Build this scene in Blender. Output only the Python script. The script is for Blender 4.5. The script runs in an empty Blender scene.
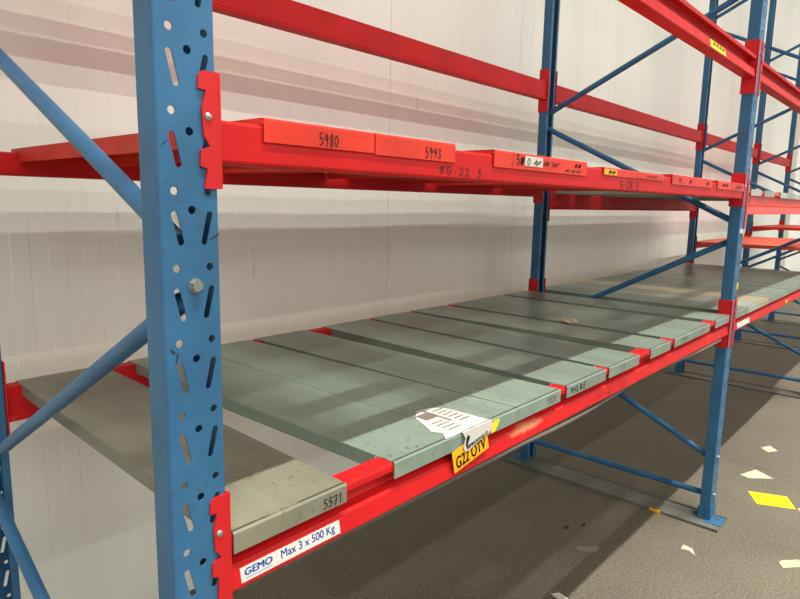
import bpy, bmesh, math, random
from mathutils import Vector, Matrix
random.seed(7)
S = bpy.context.scene
C = S.collection

# ------------------------------------------------------------ camera, world, lights, exposure
cam_d = bpy.data.cameras.new('camera'); cam = bpy.data.objects.new('camera', cam_d); C.objects.link(cam)
cr = Vector((0.66841, -0.74352, 0.02023)); cu = Vector((0.10227, 0.11881, 0.98764)); cf = Vector((0.73673, 0.65807, -0.15545))
R = Matrix((cr, cu, -cf)).transposed().to_4x4()
cam.matrix_world = Matrix.Translation((-0.38002, -0.74798, 1.54127)) @ R
cam_d.sensor_width = 36.0; cam_d.lens = 616.829 / 800 * 36; cam_d.clip_start = 0.02; cam_d.clip_end = 200
S.camera = cam
W = bpy.data.worlds.new('hall_light'); S.world = W; W.use_nodes = True
bg = W.node_tree.nodes['Background']; bg.inputs[0].default_value = (1.0, 0.955, 0.90, 1); bg.inputs[1].default_value = 1.0
# light of the surrounding hall: brighter towards the far walls, dim towards the dark roof
_t = W.node_tree; _g = _t.nodes.new('ShaderNodeTexCoord'); _s = _t.nodes.new('ShaderNodeSeparateXYZ'); _r = _t.nodes.new('ShaderNodeValToRGB')
_t.links.new(_g.outputs['Generated'], _s.inputs[0]); _t.links.new(_s.outputs['Z'], _r.inputs[0]); _t.links.new(_r.outputs[0], bg.inputs[0])
_e = _r.color_ramp.elements; _e[0].position = 0.0; _e[0].color = (1.30, 1.27, 1.20, 1); _e[1].position = 0.30; _e[1].color = (.05, .048, .044, 1)
_m = _e.new(0.14); _m.color = (.80, .78, .74, 1)

def strip_lamp(name, x, y, z, length, power, col=(1.0, 0.998, 0.93), width=0.12):
    d = bpy.data.lights.new(name, 'AREA'); d.shape = 'RECTANGLE'; d.size = length; d.size_y = width
    d.energy = power; d.color = col
    o = bpy.data.objects.new(name, d); C.objects.link(o); o.location = (x, y, z)
    return o
main = strip_lamp('ceiling_strip_light', 5, -1.78, 8.3, 34, 1400)   # louvred row over this aisle
main.data.spread = math.radians(50)
strip_lamp('ceiling_strip_light', 5, -6.5, 8.0, 44, 1250)          # rows over the aisles further out
strip_lamp('ceiling_strip_light', 5, -9.3, 8.0, 44, 1750)
strip_lamp('ceiling_strip_light', 5, -16.2, 8.0, 60, 2500)
S.view_settings.view_transform = 'Standard'; S.view_settings.look = 'None'
S.view_settings.exposure = 0.0; S.view_settings.gamma = 1.0; S.view_settings.use_curve_mapping = False

# ------------------------------------------------------------ materials
def srgb(r, g, b):
    f = lambda c: (c/255)/12.92 if c/255 <= 0.04045 else (((c/255)+0.055)/1.055)**2.4
    return (f(r), f(g), f(b), 1)
class N:
    def __init__(s, name):
        s.m = bpy.data.materials.new(name); s.m.use_nodes = True; s.t = s.m.node_tree
        s.b = s.t.nodes['Principled BSDF']
    def n(s, typ, **kw):
        o = s.t.nodes.new(typ)
        for k, v in kw.items():
            if k.startswith('i_'):
                key = k[2:]; key = int(key) if key.isdigit() else key.replace('_', ' ')
                o.inputs[key].default_value = v
            else: setattr(o, k, v)
        return o
    def l(s, a, b): s.t.links.new(a, b)
    def noise(s, scale, vec=None, detail=4, rough=0.6):
        o = s.n('ShaderNodeTexNoise'); o.inputs['Scale'].default_value = scale
        o.inputs['Detail'].default_value = detail; o.inputs['Roughness'].default_value = rough
        if vec is not None: s.l(vec, o.inputs['Vector'])
        return o.outputs['Fac']
    def ramp(s, fac, a, b, ca=(0, 0, 0, 1), cb=(1, 1, 1, 1)):
        o = s.n('ShaderNodeValToRGB'); e = o.color_ramp.elements
        e[0].position = a; e[1].position = b; e[0].color = ca; e[1].color = cb
        s.l(fac, o.inputs[0]); return o.outputs[0]
    def mix(s, fac, a, b):
        o = s.n('ShaderNodeMix', data_type='RGBA')
        for sock, v in ((o.inputs[0], fac), (o.inputs[6], a), (o.inputs[7], b)):
            if isinstance(v, bpy.types.NodeSocket): s.l(v, sock)
            else: sock.default_value = v
        return o.outputs[2]
    def math(s, op, a, b=0.0, c=None):
        o = s.n('ShaderNodeMath', operation=op)
        for i, v in enumerate((a, b) if c is None else (a, b, c)):
            if isinstance(v, bpy.types.NodeSocket): s.l(v, o.inputs[i])
            else: o.inputs[i].default_value = v
        return o.outputs[0]
    def coord(s, scale=(1, 1, 1)):
        g = s.n('ShaderNodeNewGeometry'); m = s.n('ShaderNodeMapping'); m.inputs['Scale'].default_value = scale
        s.l(g.outputs['Position'], m.inputs['Vector']); return m.outputs[0]
    def bump(s, h, strength, dist=0.002):
        o = s.n('ShaderNodeBump'); o.inputs['Strength'].default_value = strength; o.inputs['Distance'].default_value = dist
        s.l(h, o.inputs['Height']); s.l(o.outputs[0], s.b.inputs['Normal'])

def paint(name, col, rough=0.38, chips=0.66, chip_col=(0.035, 0.03, 0.028, 1), var=0.12, spec=0.35, chip_amount=0.8, stretch=(1, 1, 1)):
    s = N(name); v = s.coord(stretch)
    dark = tuple(c*(1-var*1.6) for c in col[:3]) + (1,)
    lite = tuple(min(1, c*(1+var)) for c in col[:3]) + (1,)
    c1 = s.mix(s.ramp(s.noise(5, v), 0.35, 0.65), dark, lite)
    ch = s.ramp(s.noise(60, v, 6, 0.7), chips, chips+0.025)
    big = s.ramp(s.noise(3.1, v, 3), 0.46, 0.62)
    f = s.math('MULTIPLY', s.math('MULTIPLY', ch, big), chip_amount)
    s.l(s.mix(f, c1, chip_col), s.b.inputs['Base Color'])
    rr = s.n('ShaderNodeMapRange'); s.l(s.noise(14, v), rr.inputs[0]); rr.inputs[3].default_value = rough-0.08; rr.inputs[4].default_value = rough+0.12
    s.l(rr.outputs[0], s.b.inputs['Roughness']); s.b.inputs['Specular IOR Level'].default_value = spec
    s.bump(s.noise(120, v, 2), 0.06)
    return s.m
BLUE = paint('blue_upright_paint', srgb(47, 98, 136), 0.45, 0.585, srgb(64, 66, 66))
BLUEB = paint('blue_brace_paint', srgb(46, 98, 138), 0.38, 0.67, srgb(70, 76, 82))
REDB = paint('red_beam_paint', srgb(190, 20, 21), 0.55, 0.70, srgb(110, 30, 26), 0.08, spec=.22)
REDC = paint('red_connector_paint', srgb(192, 22, 24), 0.5, 0.71, srgb(120, 30, 28), 0.05)
ORANGE = paint('orange_red_plank_paint', srgb(208, 46, 24), 0.5, 0.575, srgb(104, 60, 44), 0.12, chip_amount=0.7)
ORANGE2 = paint('pale_orange_deck_paint', srgb(232, 92, 62), 0.45, 0.66, srgb(150, 70, 52), 0.12)
STEEL = paint('zinc_steel', srgb(170, 172, 168), 0.3, 0.72); 
for n_ in STEEL.node_tree.nodes:
    if n_.type == 'BSDF_PRINCIPLED': n_.inputs['Metallic'].default_value = 0.8
RAIL = paint('worn_grey_rail', srgb(100, 98, 90), 0.5, 0.60, srgb(70, 64, 56), 0.15)
HOSE = paint('grey_cable_sheath', srgb(92, 84, 76), 0.55, 0.7)
WHITE = paint('white_paper', srgb(198, 193, 185), 0.5, 0.76, srgb(170, 160, 150), 0.04)
YEL = paint('yellow_label', srgb(232, 168, 14), 0.45, 0.76, var=0.05)
YEL2 = paint('lemon_label', srgb(226, 210, 18), 0.5, 0.74, srgb(150, 140, 30), var=0.05)
PAPER = paint('scuffed_paper_scrap', srgb(186, 174, 150), 0.7, 0.66, srgb(130, 120, 104), 0.06)
def plain(name, col, rough=0.6):
    s = N(name); v = s.coord()
    s.l(s.mix(s.noise(30, v), col, tuple(c*1.25 for c in col[:3])+(1,)), s.b.inputs['Base Color']); s.b.inputs['Roughness'].default_value = rough
    return s.m
INK = plain('black_marker_ink', srgb(24, 18, 20)); FAINT = plain('faded_marker_ink', srgb(96, 40, 36))
PRINT = plain('black_print', srgb(14, 12, 12)); GREYP = plain('grey_print', srgb(112, 98, 90)); BLUEI = plain('blue_print', srgb(28, 88, 170))
HOLE = plain('dark_dent', srgb(20, 20, 20))

def plank_paint(name, col, rough=0.33, wear=0.0):
    s = N(name); tc = s.n('ShaderNodeTexCoord'); v = s.coord()
    vs = s.coord((3.0, 0.8, 3.0))
    dark = tuple(c*0.82 for c in col[:3]) + (1,); lite = tuple(c*1.12 for c in col[:3]) + (1,)
    base = s.mix(s.ramp(s.noise(4, vs), 0.3, 0.7), dark, lite)
    # scuffs and pits, in patches, dragged along the plank's length
    sc = s.ramp(s.noise(52, s.coord((1.5, 0.8, 1)), 5, 0.75), 0.628 - wear*0.03, 0.655 - wear*0.03)
    patch = s.ramp(s.noise(2.3, v, 2), 0.52 - wear*0.06, 0.60 - wear*0.06)
    base = s.mix(s.math('MULTIPLY', s.math('MULTIPLY', sc, patch), 0.75), base, srgb(62, 50, 44))
    # grime line worn along the front fold
    sep = s.n('ShaderNodeSeparateXYZ'); s.l(tc.outputs['Object'], sep.inputs[0])
    d = s.math('ABSOLUTE', s.math('SUBTRACT', sep.outputs['Y'], s.math('ADD', -0.5350, s.math('MULTIPLY', s.noise(18, v), 0.004))))
    top = s.math('GREATER_THAN', sep.outputs['Z'], -0.004)
    line = s.math('MULTIPLY', s.math('MULTIPLY', s.ramp(d, 0.0018, 0.0032, (1, 1, 1, 1), (0, 0, 0, 1)), top), s.ramp(s.noise(9, v), 0.30, 0.42))
    base = s.mix(s.math('MULTIPLY', line, 1.0), base, srgb(30, 26, 25))
    s.l(base, s.b.inputs['Base Color'])
    rr = s.n('ShaderNodeMapRange'); s.l(s.noise(7, vs), rr.inputs[0]); rr.inputs[3].default_value = rough-0.07; rr.inputs[4].default_value = rough+0.10
    s.l(rr.outputs[0], s.b.inputs['Roughness']); s.b.inputs['Specular IOR Level'].default_value = 0.55
    s.bump(s.noise(90, vs, 3), 0.08)
    return s.m
PL_OLIVE = plank_paint('olive_grey_plank_paint', srgb(119, 118, 99), 0.42, 0.6)
PL_A = plank_paint('sage_grey_plank_paint', srgb(122, 138, 124), 0.34, 0.8)
PL_B = plank_paint('cool_grey_plank_paint', srgb(116, 130, 118), 0.32, 0.2)
PL_C = plank_paint('dull_grey_plank_paint', srgb(115, 126, 113), 0.33, 0.0)
PL_D = plank_paint('straw_grey_plank_paint', srgb(158, 148, 116), 0.34, 0.0)
PL_E = plank_paint('light_grey_plank_paint', srgb(150, 156, 140), 0.36, 0.3)

# wall: cream coated sheet; floor: speckled concrete
s = N('cream_wall_sheet'); v = s.coord((1, 1, 0.15))
c = s.mix(s.ramp(s.noise(2.2, v), 0.3, 0.7), srgb(236, 234, 222), srgb(245, 243, 232))
c = s.mix(s.math('MULTIPLY', s.ramp(s.noise(9, s.coord((2, 1, 0.4)), 6, 0.7), 0.64, 0.74), 0.35), c, srgb(170, 160, 150))
s.l(c, s.b.inputs['Base Color']); s.b.inputs['Roughness'].default_value = 0.42
WALL = s.m
s = N('wall_joint'); s.b.inputs['Base Color'].default_value = srgb(96, 92, 88); JOINT = s.m
s = N('speckled_concrete'); v = s.coord()
c = s.mix(s.ramp(s.noise(1.7, v, 5), 0.3, 0.7), srgb(80, 73, 60), srgb(96, 89, 74))
c = s.mix(s.math('MULTIPLY', s.ramp(s.noise(120, v, 3, 0.8), 0.50, 0.62), 0.38), c, srgb(170, 158, 136))
c = s.mix(s.math('MULTIPLY', s.ramp(s.noise(105, s.coord((1.1, 1, 1)), 3, 0.8), 0.50, 0.62), 0.38), c, srgb(50, 44, 38))
c = s.mix(s.math('MULTIPLY', s.ramp(s.noise(11, s.coord((1, 1.7, 1)), 6, 0.75), 0.63, 0.68), 0.6), c, srgb(62, 57, 52))
sep = s.n('ShaderNodeSeparateXYZ'); s.l(s.coord(), sep.inputs[0])
for x0 in (0.35, 3.71, 7.07, 10.4):
    d = s.math('ABSOLUTE', s.math('SUBTRACT', sep.outputs['X'], s.math('ADD', x0, s.math('MULTIPLY', s.noise(3, v), 0.01))))
    c = s.mix(s.math('MULTIPLY', s.math('LESS_THAN', d, 0.0035), 0.75), c, srgb(48, 42, 38))
s.l(c, s.b.inputs['Base Color']); s.b.inputs['Roughness'].default_value = 0.62
s.bump(s.noise(300, v, 2), 0.25, 0.001)
FLOOR = s.m

# ------------------------------------------------------------ mesh helpers
def obj(name, bm, mat, parent=None, at=None, smooth=False):
    """link bm (in world coordinates) as one mesh object; its origin goes to `at` or to its parent's"""
    org = Vector(at) if at is not None else (base_of(parent) if parent else Vector((0, 0, 0)))
    bmesh.ops.translate(bm, verts=bm.verts, vec=-org)
    me = bpy.data.meshes.new(name); bm.to_mesh(me); bm.free()
    for m in (mat if isinstance(mat, (list, tuple)) else [mat]): me.materials.append(m)
    if smooth:
        for p in me.polygons: p.use_smooth = True
    o = bpy.data.objects.new(name, me); C.objects.link(o)
    if parent: o.parent = parent; o.location = org - base_of(parent)
    else: o.location = org
    return o
def base_of(o):
    v = Vector((0, 0, 0))
    while o: v += Vector(o.location); o = o.parent
    return v
def empty(name, loc):
    o = bpy.data.objects.new(name, None); C.objects.link(o); o.location = loc; o.empty_display_size = 0.1
    return o
def tag(o, label, cat=None, group=None, kind=None):
    o['label'] = label
    if cat: o['category'] = cat
    if group: o['group'] = group
    if kind: o['kind'] = kind
    return o
def box(bm, x0, x1, y0, y1, z0, z1, bev=0):
    r = bmesh.ops.create_cube(bm, size=1)
    for v in r['verts']:
        v.co = Vector(((x0+x1)/2 + v.co.x*(x1-x0), (y0+y1)/2 + v.co.y*(y1-y0), (z0+z1)/2 + v.co.z*(z1-z0)))
    if bev:
        ed = list({e for v in r['verts'] for e in v.link_edges})
        bmesh.ops.bevel(bm, geom=ed, offset=bev, segments=2, affect='EDGES', profile=0.6)
def tube(bm, a, b, rad, n=16):
    a, b = Vector(a), Vector(b); d = b-a
    m = Matrix.Translation((a+b)/2) @ d.to_track_quat('Z', 'Y').to_matrix().to_4x4()
    bmesh.ops.create_cone(bm, cap_ends=True, segments=n, radius1=rad, radius2=rad, depth=d.length, matrix=m)
def path_tube(bm, pts, rad, n=8):
    rings = []
    P_ = [Vector(p) for p in pts]
    for i, p in enumerate(P_):
        t = (P_[min(i+1, len(P_)-1)] - P_[max(i-1, 0)]).normalized()
        a = t.cross(Vector((0, 0, 1))).normalized(); b = t.cross(a)
        rings.append([bm.verts.new(p + rad*(math.cos(q)*a + math.sin(q)*b)) for q in [2*math.pi*k/n for k in range(n)]])
    for r0, r1 in zip(rings, rings[1:]):
        for k in range(n): bm.faces.new((r0[k], r0[(k+1) % n], r1[(k+1) % n], r1[k]))
    bm.faces.new(rings[0][::-1]); bm.faces.new(rings[-1])
def extrude_poly(bm, pts, vec):
    """closed polygon (3-D points) swept by vec, capped"""
    a = [bm.verts.new(Vector(p)) for p in pts]; b = [bm.verts.new(Vector(p)+Vector(vec)) for p in pts]
    n = len(pts)
    for k in range(n): bm.faces.new((a[k], a[(k+1) % n], b[(k+1) % n], b[k]))
    bm.faces.new(a[::-1]); bm.faces.new(b)
def fixn(bm): bmesh.ops.recalc_face_normals(bm, faces=bm.faces); return bm
def quad(bm, a, b, c, d): bm.faces.new([bm.verts.new(Vector(p)) for p in (a, b, c, d)])

def curve_plate(outer, holes, thick):
    """flat plate with real holes, in XY, thickness along Z, returned as a mesh"""
    cu_ = bpy.data.curves.new('tmp', 'CURVE'); cu_.dimensions = '2D'; cu_.fill_mode = 'BOTH'; cu_.extrude = thick*50
    for pts in [outer]+holes:
        sp = cu_.splines.new('POLY'); sp.points.add(len(pts)-1); sp.use_cyclic_u = True
        for k, (x, y) in enumerate(pts): sp.points[k].co = (x*100, y*100, 0, 1)
    o = bpy.data.objects.new('tmp', cu_); C.objects.link(o)
    dg = bpy.context.evaluated_depsgraph_get(); dg.update()
    me = bpy.data.meshes.new_from_object(o.evaluated_get(dg))
    bpy.data.objects.remove(o); bpy.data.curves.remove(cu_); me.transform(Matrix.Scale(.01, 4))
    return me
def text_bm(txt, size, org, ux, uy, bold=0.0, shear=0.0, sx=1.0, align='LEFT'):
    cu_ = bpy.data.curves.new('tmp', 'FONT'); cu_.body = txt; cu_.size = size*100; cu_.offset = 0; cu_.shear = shear; cu_.align_x = align
    cu_.extrude = 0.0
    o = bpy.data.objects.new('tmp', cu_); C.objects.link(o)
    dg = bpy.context.evaluated_depsgraph_get(); dg.update()
    me = bpy.data.meshes.new_from_object(o.evaluated_get(dg))
    bpy.data.objects.remove(o); bpy.data.curves.remove(cu_)
    bm = bmesh.new(); bm.from_mesh(me); bpy.data.meshes.remove(me)
    ux, uy, org = Vector(ux), Vector(uy), Vector(org)
    if bold:        # heavier strokes: the same outlines shifted a hair to the sides and up
        src = bm.copy()
        for dx, dy in ((bold, 0), (-bold, 0), (0, bold*.6), (0, -bold*.6)):
            c = src.copy()
            for v in c.verts: v.co += Vector((dx*100, dy*100, 0))
            me2 = bpy.data.meshes.new('tmp'); c.to_mesh(me2); bm.from_mesh(me2); bpy.data.meshes.remove(me2); c.free()
        src.free()
    for v in bm.verts: v.co = org + ux*v.co.x*sx*.01 + uy*v.co.y*.01
    return bm
GL = {  # marker-pen strokes in a 0..1 box
 '0': [[(.5,1),(.1,.7),(.1,.3),(.45,0),(.85,.3),(.85,.75),(.5,1)]], '1': [[(.3,.8),(.55,1),(.5,0)]],
 '2': [[(.1,.8),(.45,1),(.8,.75),(.5,.4),(.1,0),(.5,.06),(.9,0)]], '3': [[(.1,.95),(.8,.95),(.45,.58),(.85,.35),(.6,.02),(.1,.08)]],
 '4': [[(.7,0),(.65,1),(.1,.35),(.9,.35)]], '5': [[(.85,1),(.25,1),(.2,.6),(.7,.6),(.85,.3),(.5,0),(.1,.08)]],
 '6': [[(.7,1),(.2,.6),(.15,.2),(.5,0),(.85,.25),(.55,.5),(.2,.35)]], '7': [[(.1,.95),(.85,1),(.4,0)],[(.25,.5),(.75,.52)]],
 '8': [[(.5,.52),(.15,.8),(.5,1),(.85,.8),(.5,.52),(.12,.22),(.5,0),(.88,.22),(.5,.52)]],
 '9': [[(.8,.75),(.5,.5),(.15,.75),(.5,1),(.8,.75),(.75,.3),(.55,0)]],
 'G': [[(.85,.85),(.4,1),(.1,.5),(.35,0),(.85,.15),(.85,.5),(.5,.48)]], '.': [[(.4,.42),(.55,.36)]], '-': [[(.15,.5),(.85,.5)]],
 'H': [[(.15,1),(.15,0)],[(.15,.5),(.85,.5)],[(.85,1),(.85,0)]], 'L': [[(.2,1),(.15,0),(.8,0)]], 'B': [[(.15,0),(.2,1),(.75,.8),(.2,.52),(.8,.25),(.15,0)]],
 'E': [[(.85,1),(.2,1),(.15,0),(.85,0)],[(.2,.5),(.7,.5)]], '#': [[(0,.2),(.3,.9),(.1,.1),(.6,.8),(.4,0),(.95,.9),(.6,.2),(1,.5)]],
 '@': [[(.9,.9),(.2,.7),(.1,.1),(.6,.2),(.6,.7),(.3,.5)]]}
def hand_bm(txt, x0, x1, y, z0, z1, wd, jit=0.06, off=0.0007, skew=0.0):
    bm = bmesh.new(); n = len(txt); cw = (x1-x0)/n; rnd = random.Random(len(txt)*7+int(x0*100)); y = y-off
    for i, ch in enumerate(txt):
        for st in GL.get(ch, []):
            pts = [Vector((x0+cw*(i+.08+.80*(px+rnd.uniform(-jit, jit))) , 0, z0+skew*(i/max(1, n-1))+(z1-z0)*(pz+rnd.uniform(-jit, jit)))) for px, pz in st]
            for a, b in zip(pts, pts[1:]):
                d = (b-a).normalized(); nrm = Vector((-d.z, 0, d.x))*wd/2; e = d*wd*0.35
                quad(bm, (a-e-nrm)+Vector((0, y, 0)), (b+e-nrm)+Vector((0, y, 0)), (b+e+nrm)+Vector((0, y, 0)), (a-e+nrm)+Vector((0, y, 0)))
    return bm

# ------------------------------------------------------------ setting
DEP = 1.077; WY = 1.35; UW = 0.085; US = 0.050
bm = bmesh.new(); quad(bm, (-6, -25, 0), (22, -25, 0), (22, WY+.02, 0), (-6, WY+.02, 0))
f_ = obj('floor', bm, FLOOR); tag(f_, 'grey-brown speckled concrete warehouse floor with saw-cut joints', kind='structure')
# ribbed wall: raised and sunk strips 52 mm wide, a sheet joint every 1.155 m
bm = bmesh.new(); prof = []; px = 1.868-1.155*7; x_end = 16
k = 0
while px < x_end:
    a = px; prof += [(a-.0015, WY), (a-.0015, WY+.008), (a+.0015, WY+.008), (a+.0015, WY)]
    x = a
    for j in range(11):
        x0 = a + .105*j
        prof += [(x0+.0255, WY), (x0+.0270, WY-.0011), (x0+.0780, WY-.0011), (x0+.0795, WY)]
    px += 1.155
vs0 = [bm.verts.new((x, y, 0)) for x, y in prof]; vs1 = [bm.verts.new((x, y, 7.5)) for x, y in prof]
for i in range(len(prof)-1): bm.faces.new((vs0[i], vs0[i+1], vs1[i+1], vs1[i]))
for f in bm.faces: f.normal_update()
w_ = obj('wall_back', bm, WALL); tag(w_, 'cream ribbed sheet-clad wall behind the racking', kind='structure')
bm = bmesh.new(); box(bm, 11.15, 11.85, WY-.10, WY+.005, 0, 7.5, .01)
t_ = obj('trim_1', bm, WALL); tag(t_, 'boxed-in cream column casing on the wall', kind='structure')

# ------------------------------------------------------------ upright frames
H_UP = 3.9
def upright_bm(front=True):
    def circ(cx, cz, r, n=14): return [(cx+r*math.cos(2*math.pi*i/n), cz+r*math.sin(2*math.pi*i/n)) for i in range(n)]
    def slot(xa, za, xb, zb, r, n=6):
        d = Vector((xb-xa, zb-za)).normalized(); a0 = math.atan2(d.y, d.x); o = []
        for i in range(n+1): q = a0-math.pi/2+math.pi*i/n; o.append((xb+r*math.cos(q), zb+r*math.sin(q)))
        for i in range(n+1): q = a0+math.pi/2+math.pi*i/n; o.append((xa+r*math.cos(q), za+r*math.sin(q)))
        return o
    rr = .005; bm = bmesh.new(); z = 0.150
    while z < H_UP-0.06:        # one 100 mm module of the perforation at a time
        holes = [circ(.021, z, .0053), circ(.069, z, .0053), circ(.045, z-.024, .0056),
                 slot(.0200, z-.030, .0285, z-.066, .0044), slot(.0705, z-.030, .0620, z-.066, .0044)]
        zl, zh = (0.0 if z < .2 else z-.080), (H_UP if z+.1 >= H_UP-.06 else z+.020)
        me = curve_plate([(rr, zl), (UW-rr, zl), (UW-rr, zh), (rr, zh)], holes, .002)
        bm.from_mesh(me); bpy.data.meshes.remove(me)
        z += 0.1
    for v in bm.verts: v.co = Vector((v.co.x, .001 - v.co.z, v.co.y))
    # rolled corners, side webs and inturned lips, one strip each side, as closed section
    def side(s):
        X = (lambda x: x) if s < 0 else (lambda x: UW-x)
        o = [(rr, 0)] + [(rr-rr*math.sin(q), rr-rr*math.cos(q)) for q in [math.pi/2*i/4 for i in range(1, 5)]]
        o += [(0, US-.003), (.0009, US-.0009), (.003, US), (.020, US), (.020, US-.002), (.0035, US-.002), (.002, US-.0035), (.002, rr)]
        o += [(rr-(rr-.002)*math.sin(q), rr-(rr-.002)*math.cos(q)) for q in [math.pi/2*i/4 for i in (3, 2, 1)]] + [(rr, .002)]
        extrude_poly(bm, [(X(x), y, 0) for x, y in o], (0, 0, H_UP))
    side(-1); side(1)
    if not front:
        for v in bm.verts: v.co.y = DEP - v.co.y
    return fixn(bm)
def hexbolt(bm, x, y, z, sgn=-1, r=.0085):
    m = Matrix.Translation((x, y+sgn*.004, z)) @ Matrix.Rotation(math.pi/2, 4, 'X')
    bmesh.ops.create_cone(bm, cap_ends=True, segments=6, radius1=r, radius2=r*.96, depth=.007, matrix=m)
    m = Matrix.Translation((x, y+sgn*.0006, z)) @ Matrix.Rotation(math.pi/2, 4, 'X')
    bmesh.ops.create_cone(bm, cap_ends=True, segments=20, radius1=r*1.15, radius2=r*1.15, depth=.0012, matrix=m)
FR_X = [0.0, 2.8, 5.6, 7.65, 9.45]
zf_nodes = [0.30, 1.445, 2.53, 3.61]; zr_nodes = [0.815, 2.01, 3.09]
def make_frame():
    t = empty('rack_upright_frame', (0, 0, 0))
    obj('upright', upright_bm(True), BLUE, t); obj('upright', upright_bm(False), BLUE, t)
    yf, yr = .030, DEP-.030; xm = UW/2
    def br(a, b):
        bm = bmesh.new(); tube(bm, a, b, .0145, 20); obj('brace', fixn(bm), BLUEB, t, smooth=False)
    g = .038
    br((xm, yf, .125), (xm, yr, .125))
    br((xm, yf, .315), (xm, yr, .785))
    br((xm, yr, .860), (xm, yf, 1.400))
    br((xm, yf, 1.480), (xm, yr, 1.972))
    br((xm, yr, 2.045), (xm, yf, 2.53))
    br((xm, yf, 2.60), (xm, yr, 3.09)); br((xm, yr, 3.165), (xm, yf, 3.65))
    for z in (.126, .326, 1.426, 2.526, 3.626):
        bm = bmesh.new(); hexbolt(bm, .0465, 0, z, -1); obj('bolt', fixn(bm), STEEL, t)
    for z in (.126, .826, 2.026, 3.126):
        bm = bmesh.new(); hexbolt(bm, .0465, DEP, z, 1); obj('bolt', fixn(bm), STEEL, t)
    # ground rail with upturned edges and the two foot sleeves
    bm = bmesh.new(); extrude_poly(bm, [(-.088, -.062, 0), (-.088, -.062, .014), (-.084, -.062, .014), (-.082, -.062, .006), (.074, -.062, .006), (.076, -.062, .014), (.080, -.062, .014), (.080, -.062, 0)], (0, DEP+.124, 0))
    obj('ground_rail', fixn(bm), RAIL, t)
    for s_ in (0, 1):
        bm = bmesh.new()
        def Y(a): return a if s_ == 0 else DEP-a
        extrude_poly(bm, [(-.004, Y(.055), 0.006), (-.004, Y(-.004), 0.006), (UW+.004, Y(-.004), 0.006), (UW+.004, Y(.055), 0.006), (UW+.001, Y(.055), 0.006), (UW+.001, Y(-.001), 0.006), (-.001, Y(-.001), 0.006), (-.001, Y(.055), 0.006)], (0, 0, .066))
        a, b = sorted((Y(-.060), Y(.018))); box(bm, -.030, .074, a, b, .0062, .0095, .001)
        sl = obj('foot_sleeve', fixn(bm), BLUE, t)
        bm = bmesh.new(); y_ = Y(-.030)
        m = Matrix.Translation((.045, y_, .0125)); bmesh.ops.create_cone(bm, cap_ends=True, segments=6, radius1=.010, radius2=.009, depth=.006, matrix=m)
        obj('anchor_bolt', fixn(bm), STEEL, sl)
        for zz in (.03, .055):
            bm = bmesh.new(); m = Matrix.Translation((-.0042, Y(.022), zz)) @ Matrix.Rotation(math.pi/2, 4, 'Y')
            bmesh.ops.create_cone(bm, cap_ends=True, segments=12, radius1=.0045, radius2=.0045, depth=.001, matrix=m)
            obj('bolt_hole', fixn(bm), HOLE, sl)
    return t
def copy_tree(o, parent=None):
    c = o.copy(); C.objects.link(c); c.parent = parent
    for ch in list(o.children): copy_tree(ch, c)
    return c
frame0 = make_frame()
fr_lab = ['blue perforated upright frame with diagonal tube braces, nearest, at left of the photo',
          'blue upright frame, second from the camera, between the red-plank bay and the next bay',
          'blue upright frame, third along the rack, whose front post stands outside the photo',
          'blue upright frame, fourth along the rack, beyond the pale orange deck',
          'blue upright frame, farthest along the rack by the right photo edge']
frames = []
for i, x in enumerate(FR_X):
    o = frame0 if i == 0 else copy_tree(frame0)
    o.location = (x, 0, 0); tag(o, fr_lab[i], 'rack frame', 'blue upright frames of the pallet rack'); frames.append(o)
# small stickers and marks that belong to single frames
def flat_box(x0, x1, y, z0, z1, th=.0008):
    bm = bmesh.new(); box(bm, x0, x1, y-th, y, z0, z1); return bm
fb = frames[1]
tag(obj('sticker', flat_box(2.862, 2.884, 0, 1.165, 1.195), YEL2, fb), 'small yellow sticker')
tag(obj('sticker', flat_box(2.812, 2.868, 0, 1.432, 1.452), WHITE, fb), 'white strip sticker')
bm = bmesh.new(); box(bm, 2.7105, 2.7155, .205, .262, .0002, .0152); tag(obj('sticker', bm, YEL, fb), 'yellow tape on the ground rail edge')
# felt pen ticks on the near post
for a, b, w in (((.008, 1.345), (.014, 1.338), .0022), ((.018, 1.338), (.015, 1.325), .0015), ((.070, 1.487), (.084, 1.494), .0018), ((.006, 1.606), (.013, 1.612), .0012)):
    bm = bmesh.new(); a, b = Vector((a[0], -.0008, a[1])), Vector((b[0], -.0008, b[1])); d = (b-a).normalized(); n = Vector((-d.z, 0, d.x))*w/2
    quad(bm, a-n, b-n, b+n, a+n); obj('pen_mark', bm, INK, frames[0])

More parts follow.
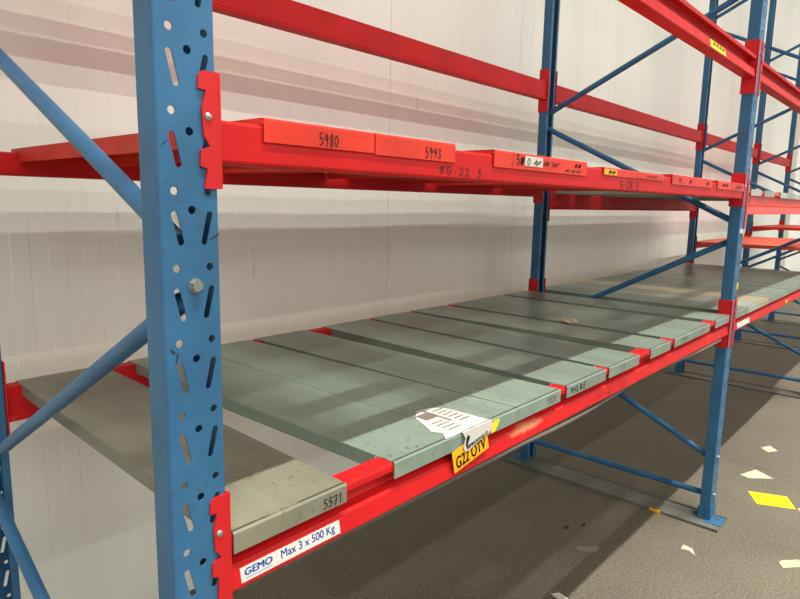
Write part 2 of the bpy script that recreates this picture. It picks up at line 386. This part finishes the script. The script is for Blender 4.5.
# ------------------------------------------------------------ beams
def beam_section(kind, z0, z1):
    """(y, z) outline; outer face at y=0, inner at y=.05"""
    if kind == 'box':
        r = .005
        return [(0, z0+r), (.0015, z0+.0015), (r, z0), (.05-r, z0), (.0485, z0+.0015), (.05, z0+r), (.05, z1-r), (.0485, z1-.0015), (.05-r, z1), (r, z1), (.0015, z1-.0015), (0, z1-r)]
    o = [(0, z0+.003), (.001, z0), (.049, z0), (.05, z0+.0025), (.0495, z0+.007), (.045, z0+.013), (.0445, z0+.020), (.0445, z1-.003), (.043, z1),
         (.008, z1), (.004, z1-.001), (.002, z1-.005), (.0022, z1-.016), (.0045, z1-.017), (.008, z1-.014), (.030, z1-.013), (.033, z1-.016),
         (.033, z0+.052), (.028, z0+.044), (.009, z0+.038), (.006, z0+.034)]
    return o
def connector_bm(xe, side, zc, h, front):
    """bracket at beam end; side=+1: post lies to the left of the beam (x<xe), -1: to the right"""
    bm = bmesh.new(); yo = 0 if front else DEP; sg = -1 if front else 1
    X = lambda a: xe - side*a       # a measured from the post's flank inwards over its face (negative = towards the beam)
    Y = lambda b: yo - sg*b         # b measured into the rack
    # flank plate on the side of the post
    a, b = sorted((X(-.0045), X(-.0005)))
    ya, yb = sorted((Y(-.004), Y(.056)))
    box(bm, a, b, ya, yb, zc, zc+h, .0012)
    # toothed face plate over the perforated face
    n = max(2, int(round(h/.1 + .2))); top = zc+h
    L = [(.021, top), (.027, top-.006), (.0285, top-.023), (.0170, top-.024), (.020, top-.035), (.0235, top-.046)]
    for i in range(1, n):
        q = top-.1*i
        if q-.05 < zc: q = top-.1*i
        L += [(.0215, q+.019), (.0210, q+.018), (.0120, q+.005), (.0265, q), (.0275, q-.021), (.0170, q-.024)]
        if i < n-1: L += [(.020, q-.034), (.0235, q-.046)]
    L = [p for p in L if p[1] > zc+.004]
    L += [(.0225, zc), (-.0045, zc), (-.0045, top)]
    extrude_poly(bm, [(X(u), Y(-.0035), z) for u, z in L], (0, -sg*-.003 if False else sg*-1*.0030*-1 if False else (.0030 if front else -.0030), 0))
    return fixn(bm)
def pin_bm(xe, side, z, front):
    bm = bmesh.new(); yo = -.0035 if front else DEP+.0035
    bmesh.ops.create_uvsphere(bm, u_segments=14, v_segments=8, radius=.0055, matrix=Matrix.Translation((xe-side*.0145, yo, z)) @ Matrix.Diagonal((1, .6, 1, 1)))
    return bm
CH = {'sigma': (.230, .067), 'box': (.150, .034)}
def make_beam(xa, xb, kind, z0, z1, front, label, group, mat=REDB, taper_left=False):
    """beam between frame at xa and frame at xb (left faces)"""
    a, b = xa+UW+.005, xb-.005; t = empty('rack_beam', ((a+b)/2, 0 if front else DEP, z0)); tag(t, label, 'rack beam', group)
    sec = beam_section(kind, z0, z1)
    if not front: sec = [(DEP-y, z) for y, z in sec]
    bm = bmesh.new(); extrude_poly(bm, [(a, y, z) for y, z in sec], (b-a, 0, 0)); body = obj('beam_body', fixn(bm), mat, t)
    h, dn = CH[kind]
    for xe, sd in ((xa+UW, 1), (xb, -1)):
        cn = obj('connector', connector_bm(xe, sd, z0-dn, h, front), REDC, t)
        obj('safety_pin', pin_bm(xe, sd, z0-dn+h-.057, front), STEEL, cn, smooth=True)
    return t, body
L1T, L1B = 1.0480, .9545; L3B, L3T = 2.122, 2.216
gB = 'red beams of the pallet rack'
bay = ['nearest bay', 'second bay', 'third bay', 'farthest bay']
beams = {}
for i in range(4):
    xa, xb = FR_X[i], FR_X[i+1]
    for fr in (True, False):
        w = 'front' if fr else 'rear'
        beams[i, 3, fr] = make_beam(xa, xb, 'sigma', L3B, L3T, fr, f'bare red {w} beam without planks, topmost level, {bay[i]}', gB)
for i in range(2):
    for fr in (True, False):
        w = 'front' if fr else 'rear'
        beams[i, 1, fr] = make_beam(FR_X[i], FR_X[i+1], 'sigma', L1B, L1T, fr, f'red {w} beam carrying the grey planks of the lower deck, {bay[i]}', gB)
for fr in (True, False):
    w = 'front' if fr else 'rear'
    beams[0, 2, fr] = make_beam(FR_X[0], FR_X[1], 'box', 1.588, 1.6455, fr, f'flat red {w} box beam under the orange-red planks, nearest bay', gB)
    beams[1, 2, fr] = make_beam(FR_X[1], FR_X[2], 'sigma', 1.518, 1.634, fr, f'faded red {w} beam under the upper grey planks, second bay', gB, paint('faded_red_beam_paint', srgb(226, 58, 44), 0.45, 0.6, srgb(120, 40, 34)) if fr else REDB)
    beams[2, 2, fr] = make_beam(FR_X[2], FR_X[3], 'box', 1.176, 1.2335, fr, f'red {w} beam under the pale orange deck, third bay', gB)
    beams[3, 2, fr] = make_beam(FR_X[3], FR_X[4], 'box', 1.286, 1.3435, fr, f'red {w} beam under the bright orange deck, farthest bay', gB)

# ------------------------------------------------------------ planks (folded sheet trays, open below)
def plank(name, x0, x1, xr0, xr1, zt, mat, label, cat, group, lip=.034, y0=-.0015, y1=1.0785, sidelip=.030, inner0=.053, inner1=1.024, neck=0):
    """x0,x1 front ends; xr0,xr1 rear ends"""
    ctr = Vector(((x0+x1+xr0+xr1)/4, (y0+y1)/2, zt)); T = .0016; r = .004
    bm = bmesh.new()
    def XL(y): return x0 + (xr0-x0)*(y-y0)/(y1-y0)
    def XR(y): return x1 + (xr1-x1)*(y-y0)/(y1-y0)
    # front-to-back outline (outer) with rounded folds, then inner return: one swept band between XL and XR
    yr = [(y0, zt-lip)] + [(y0+r-r*math.cos(q), zt-r+r*math.sin(q)) for q in [math.pi/2*i/4 for i in range(5)]]
    yr += [(y1-r+r*math.sin(q), zt-r+r*math.cos(q)) for q in [math.pi/2*i/4 for i in range(5)]] + [(y1, zt-lip)]
    inn = [(y1-T, zt-lip), (y1-T, zt-r), (y1-r, zt-T), (y0+r, zt-T), (y0+T, zt-r), (y0+T, zt-lip)]
    loop = yr+inn
    A = [bm.verts.new((XL(y), y, z)) for y, z in loop]; B = [bm.verts.new((XR(y), y, z)) for y, z in loop]; n = len(loop)
    for k in range(n): bm.faces.new((A[k], A[(k+1) % n], B[(k+1) % n], B[k]))
    def cap(V):
        for k in range(len(yr)//2): pass
        # strips between outer and inner outlines
        o = V[:len(yr)]; i_ = V[len(yr):][::-1]
        bm.faces.new((o[0], o[1], i_[1], i_[0])); bm.faces.new([o[1], o[2], o[3], o[4], o[5], i_[2], i_[1]])
        bm.faces.new((o[5], o[6], i_[3], i_[2])); bm.faces.new([o[6], o[7], o[8], o[9], o[10], i_[4], i_[3]]); bm.faces.new((o[10], o[11], i_[5], i_[4]))
    cap(A); cap(B)
    for XX, s_ in ((XL, 1), (XR, -1)):      # side lips between the beams
        ya, yb = inner0, inner1
        P0 = [(XX(ya), ya, zt-T), (XX(yb), yb, zt-T), (XX(yb), yb, zt-sidelip), (XX(ya), ya, zt-sidelip)]
        extrude_poly(bm, P0, (s_*T, 0, 0))
        if neck:
            for ya, yb in ((y0+T, inner0), (inner1, y1-T)):
                extrude_poly(bm, [(XX(ya), ya, zt-T), (XX(yb), yb, zt-T), (XX(yb), yb, zt-neck), (XX(ya), ya, zt-neck)], (s_*T, 0, 0))
    return tag(obj(name, fixn(bm), mat, at=ctr), label, cat, group)
ordn = ['first', 'second', 'third', 'fourth', 'fifth', 'sixth', 'seventh', 'eighth', 'ninth', 'tenth', 'eleventh', 'twelfth']
g1 = 'grey planks of the lower deck, nearest bay'
fr1 = [(.095,.325,.126,.352), (.450,.664,.428,.640), (.666,.898,.642,.858), (.900,1.118,.884,1.109), (1.154,1.409,1.205,1.446), (1.434,1.675,1.470,1.712),
       (1.782,1.985,1.737,1.985), (2.027,2.255,2.024,2.248), (2.257,2.479,2.250,2.490), (2.562,2.780,2.527,2.765)]
lab1 = ['olive-grey steel shelf plank marked 5571, nearest on the lower deck, beside the left blue post',
        'worn sage-grey plank with pitted top, second on the lower deck, before the torn paper label',
        'sage-grey plank carrying most of the torn white paper label, third on the lower deck',
        'grey-green plank with a pen number 5531 on its front fold, fourth on the lower deck',
        'grey-green plank marked in black pen 9HLBE, fifth on the nearest lower deck',
        'plain grey plank between two red gaps, sixth on the lower deck of the nearest bay',
        'plain grey plank with the wider gap on its left, seventh on the lower deck',
        'grey plank under the crumpled pale scrap, eighth on the nearest lower deck',
        'grey plank touching its left neighbour, ninth on the lower deck of the nearest bay',
        'last grey plank of the nearest bay, against the second blue post']
mats1 = [PL_OLIVE, PL_A, PL_A, PL_A, PL_B, PL_B, PL_C, PL_B, PL_C, PL_B]
planks = []
for q, l, m in zip(fr1, lab1, mats1):
    planks.append(plank('shelf_plank', *q, 1.050, m, l, 'shelf plank', g1))
fr2 = [2.892, 3.132, 3.368, 3.603, 3.863, 4.128, 4.352, 4.585, 4.82, 5.06, 5.30, 5.54]
m2 = [PL_C, PL_E, PL_D, PL_C, PL_B, PL_C, PL_C, PL_C, PL_B, PL_C, PL_C]
for i in range(11):
    a, b = fr2[i]+.001, fr2[i+1]-.004
    extra = ''
    planks.append(plank('shelf_plank', a, b, a+random.uniform(-.0005, .001), b+random.uniform(-.001, .0005), 1.050+random.uniform(-.0006, .0006), m2[i],
          f'grey steel plank of the second bay, lower deck, {ordn[i]} from its left end{extra}', 'shelf plank', 'grey planks of the lower deck, second bay'))
g3 = 'orange-red planks of the upper deck'
fr3 = [(.158,.381,.034), (.384,.607,.036), (.743,.817,.036), (.820,1.182,.036), (1.287,1.524,.022), (1.526,1.763,.020), (1.840,2.070,.034), (2.072,2.301,.034), (2.377,2.582,.034), (2.585,2.790,.034)]
lab3 = ['orange-red steel plank marked 5980, nearest on the upper deck beside the left blue post',
        'orange-red plank marked 5993 on the upper deck, second from the left blue post',
        'narrow orange-red filler plank beside the plank with the white scribbled patch',
        'wide orange-red plank with a white scribbled patch on its front fold, upper deck',
        'thin-edged orange-red plank with a small yellow patch, above the writing G-28.3',
        'thin-edged orange-red plank without a patch, sixth on the upper deck',
        'orange-red plank after the gap in mid bay, seventh on the upper deck',
        'orange-red plank, eighth on the upper deck, left of the last gap',
        'orange-red plank with a dark smudge, ninth on the upper deck',
        'last orange-red plank of the upper deck, against the second blue post']
oplanks = []
for (a, b, lp), l in zip(fr3, lab3):
    oplanks.append(plank('shelf_plank', a, b, a, b, 1.656 if lp > .03 else 1.6495, ORANGE, l, 'shelf plank', g3, y0=-.0035, y1=1.0805, neck=.0098 if lp > .03 else .0036, lip=lp, sidelip=.034 if lp > .03 else .022))
xs = [(2.94, 3.148), (3.212, 3.441), (3.59, 3.775), (3.778, 4.0), (4.003, 4.22), (4.26, 4.48), (4.483, 4.70), (4.72, 4.94), (4.96, 5.18), (5.183, 5.40)]
for i, (a, b) in enumerate(xs):
    plank('shelf_plank', a, b, a+.005, b+.003, 1.638, [PL_E, PL_C][i % 2], f'pale grey plank of the second bay, upper deck, {ordn[i]} from the second blue post', 'shelf plank', 'grey planks of the upper deck, second bay', lip=.030)
for i in range(8):
    a = 5.70+i*.231
    plank('shelf_plank', a, a+.228, a, a+.228, 1.238, ORANGE2, f'pale orange plank of the third bay deck, {ordn[i]} from the third frame', 'shelf plank', 'pale orange planks, third bay', lip=.034)
for i in range(7):
    a = 7.75+i*.236
    plank('shelf_plank', a, a+.232, a, a+.232, 1.348, ORANGE, f'bright orange plank of the farthest bay deck, {ordn[i]} from the fourth frame', 'shelf plank', 'bright orange planks, farthest bay', lip=.034)

# ------------------------------------------------------------ writing and stickers
def write(parent, txt, x0, x1, z0, z1, wd, y=None, mat=INK, skew=0.0, jit=.06):
    if y is None: y = -.0035 if parent in oplanks else -.0015
    return obj('handwriting', hand_bm(txt, x0, x1, y, z0, z1, wd, jit, skew=skew), mat, parent)
write(planks[0], '5571', .270, .316, 1.0215, 1.0375, .0020)
write(planks[3], '5531', 1.046, 1.096, 1.0235, 1.040, .0016)
write(planks[4], '9HLBE', 1.172, 1.272, 1.024, 1.040, .0028)
write(planks[5], '5513', 1.52, 1.60, 1.025, 1.040, .0012, mat=FAINT); write(planks[7], '5589', 2.10, 2.19, 1.025, 1.040, .0018); write(planks[8], '551', 2.34, 2.42, 1.025, 1.040, .0012, mat=FAINT)
write(oplanks[0], '5980', .259, .301, 1.6255, 1.6435, .0019)
write(oplanks[1], '5993', .514, .563, 1.6245, 1.6425, .0021)
b2 = beams[0, 2, True][0]
write(b2, '@G.22.3', .562, .705, 1.5975, 1.6135, .0021, y=0, skew=-.002, jit=.03)
write(b2, 'G-28.3', 1.41, 1.555, 1.597, 1.616, .0030, y=0, jit=.04)
obj('sticker', flat_box(.868, .948, -.0035, 1.629, 1.651), WHITE, oplanks[3]); tag(oplanks[3].children[0], 'white patch under black scribble')
write(oplanks[3], '5#', .83, .866, 1.630, 1.650, .003); write(oplanks[3], '###', .90, 1.03, 1.633, 1.645, .0022, y=-.0047, jit=.12); write(oplanks[3], '0', .875, .893, 1.632, 1.646, .002, y=-.0047)
write(oplanks[3], '##', 1.11, 1.15, 1.638, 1.648, .0025, jit=.14); write(oplanks[3], '###', 1.06, 1.15, 1.625, 1.632, .002, jit=.1, mat=FAINT)
tag(obj('sticker', flat_box(1.292, 1.375, -.0035, 1.630, 1.645), YEL, oplanks[4]), 'small yellow patch with black scribble')
write(oplanks[4], '##', 1.315, 1.365, 1.633, 1.643, .003, y=-.0047, jit=.12)
write(oplanks[5], '##', 1.60, 1.70, 1.634, 1.642, .002, mat=FAINT)
write(oplanks[6], '4', 1.90, 1.94, 1.632, 1.646, .003); write(oplanks[6], '#', 2.02, 2.05, 1.63, 1.646, .003); write(oplanks[7], '#', 2.22, 2.26, 1.630, 1.645, .003); write(oplanks[8], '##', 2.44, 2.53, 1.634, 1.645, .004, mat=INK, jit=.12); write(oplanks[9], '##', 2.65, 2.76, 1.630, 1.645, .003, mat=FAINT, jit=.12)

# load label on the sloping foot of the near lower beam
b1 = beams[0, 1, True][0]
zA, yA, zB, yB = L1B+.003, .0, L1B+.034, .006
def slope(t, off, dz=0): # t: 0 bottom .. 1 top
    n = Vector((0, -(zB-zA), (yB-yA))).normalized()
    return Vector((0, yA+(yB-yA)*t, dz+zA+(zB-zA)*t)) + n*off
def slope_panel(x0, x1, t0, t1, off, th=.0006, dz=0):
    bm = bmesh.new(); P_ = [slope(t0, off, dz), slope(t1, off, dz)]; Q_ = [slope(t1, off-th, dz), slope(t0, off-th, dz)]
    extrude_poly(bm, [(x0, p.y, p.z) for p in P_+Q_], (x1-x0, 0, 0)); return fixn(bm)
lb = obj('load_label', slope_panel(.108, .312, .12, .86, .0009), WHITE, b1); tag(lb, 'white sticker reading GEMO Max 3 x 500 Kg')
uy = (slope(1, 0)-slope(0, 0)).normalized()
def st(txt, size, x, t, bold, shear=0, sx=1.0, mat=BLUEI): obj('lettering', text_bm(txt, size, Vector((x, 0, 0))+slope(t, .0013), (1, 0, 0), uy, bold, shear, sx), mat, lb)
st('GEMO', .0150, .114, .41, .00055, .10, 1.24)
st('Max 3 x 500 Kg', .0190, .183, .36, .0003, 0, .96)
bm = slope_panel(.116, .165, .27, .29, .0013, .0002); obj('underline', bm, BLUEI, lb)
# paint rubbed through to a straw-coloured patch on the near lower beam, and its faded pen number
worn = paint('red_beam_paint_rubbed', srgb(190, 20, 21), 0.55, 0.70, srgb(110, 30, 26), 0.08, spec=.22)
wn = N('tmp'); wn.m = worn; wn.t = worn.node_tree; wn.b = worn.node_tree.nodes['Principled BSDF']
old = wn.b.inputs['Base Color'].links[0].from_socket
sp_ = wn.n('ShaderNodeSeparateXYZ'); wn.l(wn.coord(), sp_.inputs[0])
dx_ = wn.math('POWER', wn.math('MULTIPLY', wn.math('SUBTRACT', sp_.outputs['X'], .955), 8.0), 2.0)
dz_ = wn.math('POWER', wn.math('MULTIPLY', wn.math('SUBTRACT', sp_.outputs['Z'], .984), 55.0), 2.0)
e_ = wn.math('ADD', wn.math('ADD', dx_, dz_), wn.noise(40, wn.coord((1, 1, 2.5)), 5))
wn.l(wn.mix(wn.math('MULTIPLY', wn.ramp(e_, .55, 1.6, (1, 1, 1, 1), (0, 0, 0, 1)), .65), old, srgb(206, 150, 104)), wn.b.inputs['Base Color'])
beams[0, 1, True][1].data.materials[0] = worn
write(b1, 'G-21.3', 1.36, 1.58, .966, .984, .0022, y=.0008, mat=FAINT, jit=.05)
# small labels elsewhere on beams
lb2 = obj('load_label', flat_box(2.99, 3.22, .0035, .960, .985), WHITE, beams[1, 1, True][0])
bm = slope_panel(2.96, 3.20, .1, .9, .0009); bpy.data.objects.remove(lb2); obj('load_label', bm, WHITE, beams[1, 1, True][0])
# lemon inspection label on the web of the near top beam
t3 = beams[0, 3, True][0]
yl = obj('inspection_label', slope_panel(2.13, 2.33, .05, .95, .0009, dz=L3B-L1B), YEL2, t3); tag(yl, 'small yellow label with black print')
obj('lettering', hand_bm('####', 2.15, 2.31, -.0002, L3B+.016, L3B+.028, .003, .12), PRINT, yl)
# chalk V on the far lower beam
bm = bmesh.new()
for a, b in (((4.07, L1B+.034), (4.12, L1B+.006)), ((4.12, L1B+.006), (4.18, L1B+.034)), ((4.10, L1B+.032), (4.13, L1B+.014))):
    A_, B_ = Vector((a[0], .0055-.0065, a[1])), Vector((b[0], .0055-.0065, b[1])); d = (B_-A_).normalized(); n = Vector((-d.z, 0, d.x))*.004; quad(bm, A_-n, B_-n, B_+n, A_+n)
obj('chalk_mark', bm, YEL2, beams[1, 1, True][0])
# orange-yellow plate stuck across the web, sign reads G22 OTV
pl = empty('number_plate', (.70, 0, L1B)); tag(pl, 'yellow plate reading G22 OTV hanging below the torn paper label on the lower beam', 'label')
PA = Vector((.642, -.004, .965)); ux = Vector((.131, 0, .022)).normalized(); uz = Vector((-.24, 0, .97)).normalized()
bm = bmesh.new(); extrude_poly(bm, [PA, PA+ux*.131, PA+ux*.131+uz*.052, PA+uz*.052], (0, .0012, 0)); pb = obj('plate', fixn(bm), YEL, pl)
obj('lettering', text_bm('G22 OTV', .0405, PA+ux*.008+uz*.007+Vector((0, -.0008, 0)), ux, uz, .0009, 0, .68), PRINT, pb)

# torn shipping label folded over the plank's front edge
sl = empty('shipping_label', (.70, .003, 1.050)); tag(sl, 'torn white printed paper label folded over the front edges of two planks', 'label')
bm = bmesh.new(); z = 1.0508
top = [(.610, -.0005), (.634, .026), (.622, .048), (.648, .098), (.660, .125), (.684, .146), (.700, .158), (.745, .150), (.768, .120), (.772, .060), (.775, -.0005)]
extrude_poly(bm, [(x, y, z) for x, y in top], (0, 0, .0006))
fr_ = [(.664, 1.0512), (.674, 1.036), (.668, 1.018), (.676, 1.004), (.700, 1.008), (.735, 1.017), (.772, 1.026), (.780, 1.040), (.778, 1.0512)]
extrude_poly(bm, [(x, -.0062, zz) for x, zz in fr_], (0, .0006, 0)); extrude_poly(bm, [(.664, -.0062, 1.0508), (.664, .002, 1.0508), (.664, .002, 1.0514), (.664, -.0062, 1.0514)], (.114, 0, 0))
obj('paper', fixn(bm), WHITE, sl); pap = sl.children[0]
bm = bmesh.new(); z = 1.0519
def patch(x0, x1, y0, y1): quad(bm, (x0, y0, z), (x1, y0, z), (x1, y1, z), (x0, y1, z))
patch(.668, .706, .098, .134); patch(.706, .714, .060, .145)
for i in range(6): patch(.724, .760, .045+i*.016, .050+i*.016)
for i in range(4): patch(.655, .700, .026+i*.016, .030+i*.016)
obj('print_block', bm, GREYP, pap)
obj('lettering', text_bm('BIRMINGHAM B8 2ZP', .0130, (.681, -.0067, 1.0090), Vector((1, 0, .17)).normalized(), (0, 0, 1), .0003, 0, .66), PRINT, pap)
bm = bmesh.new(); extrude_poly(bm, [(.778, -.0055, 1.040), (.775, -.0055, 1.020), (.793, -.0055, 1.021), (.803, -.0055, 1.032), (.812, -.0055, 1.046), (.790, -.0055, 1.049)], (0, .0006, 0)); obj('corner_tab', fixn(bm), YEL2, pap)
bm = bmesh.new(); extrude_poly(bm, [(.677, -.0067, 1.035), (.683, -.0067, 1.043), (.691, -.0067, 1.036), (.686, -.0067, 1.026), (.679, -.0067, 1.012), (.676, -.0067, 1.022)], (0, .0004, 0)); obj('torn_hole', fixn(bm), HOLE, pap)

# crumpled scrap on the eighth plank
bm = bmesh.new(); rnd = random.Random(3); nx, ny = 9, 5; gx = [[None]*ny for _ in range(nx)]
for i in range(nx):
    for j in range(ny): gx[i][j] = bm.verts.new((2.005+i*.0085+rnd.uniform(-.003, .003), .395+j*.016+i*.003+rnd.uniform(-.004, .004), 1.0512+rnd.uniform(0, .014)))
for i in range(nx-1):
    for j in range(ny-1): bm.faces.new((gx[i][j], gx[i+1][j], gx[i+1][j+1], gx[i][j+1]))
sc_ = obj('paper_scrap', bm, PAPER, at=(2.04, .43, 1.0512)); md = sc_.modifiers.new('thickness', 'SOLIDIFY'); md.thickness = .0006
tag(sc_, 'crumpled pale paper scrap lying across a gap between grey planks', 'paper scrap')

# cable slung along under the near lower beam
bm = bmesh.new(); pts = []
for i in range(90):
    x = .10 + i*.029; pts.append((x, .012+.010*math.sin(x*4.3), L1B-.0080-.008*abs(math.sin(x*3.4))*(1 if x < 1.6 else .4)))
path_tube(bm, pts, .0060); tag(obj('cable', fixn(bm), HOSE, at=(1.4, .03, L1B-.01), smooth=True), 'grey cable slung along beneath the lower red beam of the nearest bay', 'cable')

# ------------------------------------------------------------ litter on the floor
def scrap(pts, mat, label, name='paper_scrap', th=.0008, curl=.004, cat='paper scrap'):
    bm = bmesh.new(); cx = sum(p[0] for p in pts)/len(pts); cy = sum(p[1] for p in pts)/len(pts)
    extrude_poly(bm, [(x, y, .0006) for x, y in pts], (0, 0, th))
    return tag(obj(name, fixn(bm), mat, at=(cx, cy, .0004)), label, cat)
yf = scrap([(3.318, -.058), (3.392, -.232), (3.262, -.296), (3.185, -.132)], YEL2, 'yellow label lying on the floor to the right of the second blue post', 'floor_label', cat='label')
bm = bmesh.new()
for i in range(5):
    c0 = Vector((3.30-.004*i, -.095-.034*i, .0016)); quad(bm, c0, c0+Vector((.030, .004, 0)), c0+Vector((.026, -.010, 0)), c0+Vector((-.004, -.014, 0)))
obj('lettering', bm, plain('olive_print', srgb(170, 150, 20)), yf)
scrap([(3.525, .030), (3.672, -.020), (3.600, -.128), (3.506, -.020)], PAPER, 'pale triangular paper scrap on the floor behind the yellow label')
scrap([(4.080, .040), (4.165, .003), (4.097, -.055), (4.033, -.014)], PAPER, 'farthest small pale scrap on the floor, beyond the triangular one')
scrap([(2.444, .020), (2.489, .021), (2.482, -.020), (2.428, -.049), (2.455, -.012)], PAPER, 'white torn scrap on the floor just in front of the second blue foot')
scrap([(2.640, -.335), (2.665, -.345), (2.72, -.395), (2.68, -.43), (2.60, -.36)], plain('cream_scrap', srgb(188, 166, 128)), 'cream paper scrap on the floor at the right photo edge')
scrap([(3.30, -.315), (3.275, -.30), (3.235, -.33), (3.205, -.345), (3.18, -.41), (3.235, -.40)], PAPER, 'ragged pale scrap on the floor, nearest to the yellow label in front')
scrap([(3.48, -.285), (3.505, -.29), (3.50, -.36), (3.43, -.33)], PAPER, 'pale scrap on the floor at the photo edge, beyond the yellow label')
scrap([(2.119, .380), (2.201, .306), (2.161, .284), (2.128, .300), (2.100, .352)], plain('dull_scrap', srgb(118, 108, 96)), 'dull flattened paper scrap on the shaded floor beneath the nearest bay')
scrap([(1.730, .292), (1.760, .270), (1.750, .225), (1.715, .240)], WHITE, 'white paper corner on the floor at the bottom photo edge')
specks = [(2.20, .62, .006), (1.55, .55, .003), (1.88, .47, .003), (3.05, -.20, .004), (3.18, -.02, .005), (2.62, -.25, .004)]
for i, (x, y, r) in enumerate(specks[:]):
    pass
blots = [((2.25, .49), .018, 'black rubber blot on the shaded floor, the left one of the pair'), ((2.33, .44), .016, 'black rubber blot on the shaded floor, the right one of the pair')]
for (x, y), r, l in blots:
    bm = bmesh.new(); rnd = random.Random(int(x*100)); n = 12
    extrude_poly(bm, [(x+r*1.1*rnd.uniform(.7, 1.2)*math.cos(2*math.pi*i/n), y+r*.6*rnd.uniform(.7, 1.2)*math.sin(2*math.pi*i/n), .0003) for i in range(n)], (0, 0, .0006))
    tag(obj('rubber_blot', fixn(bm), HOLE, at=(x, y, 0)), l, 'stain')
bpy.context.view_layer.update()
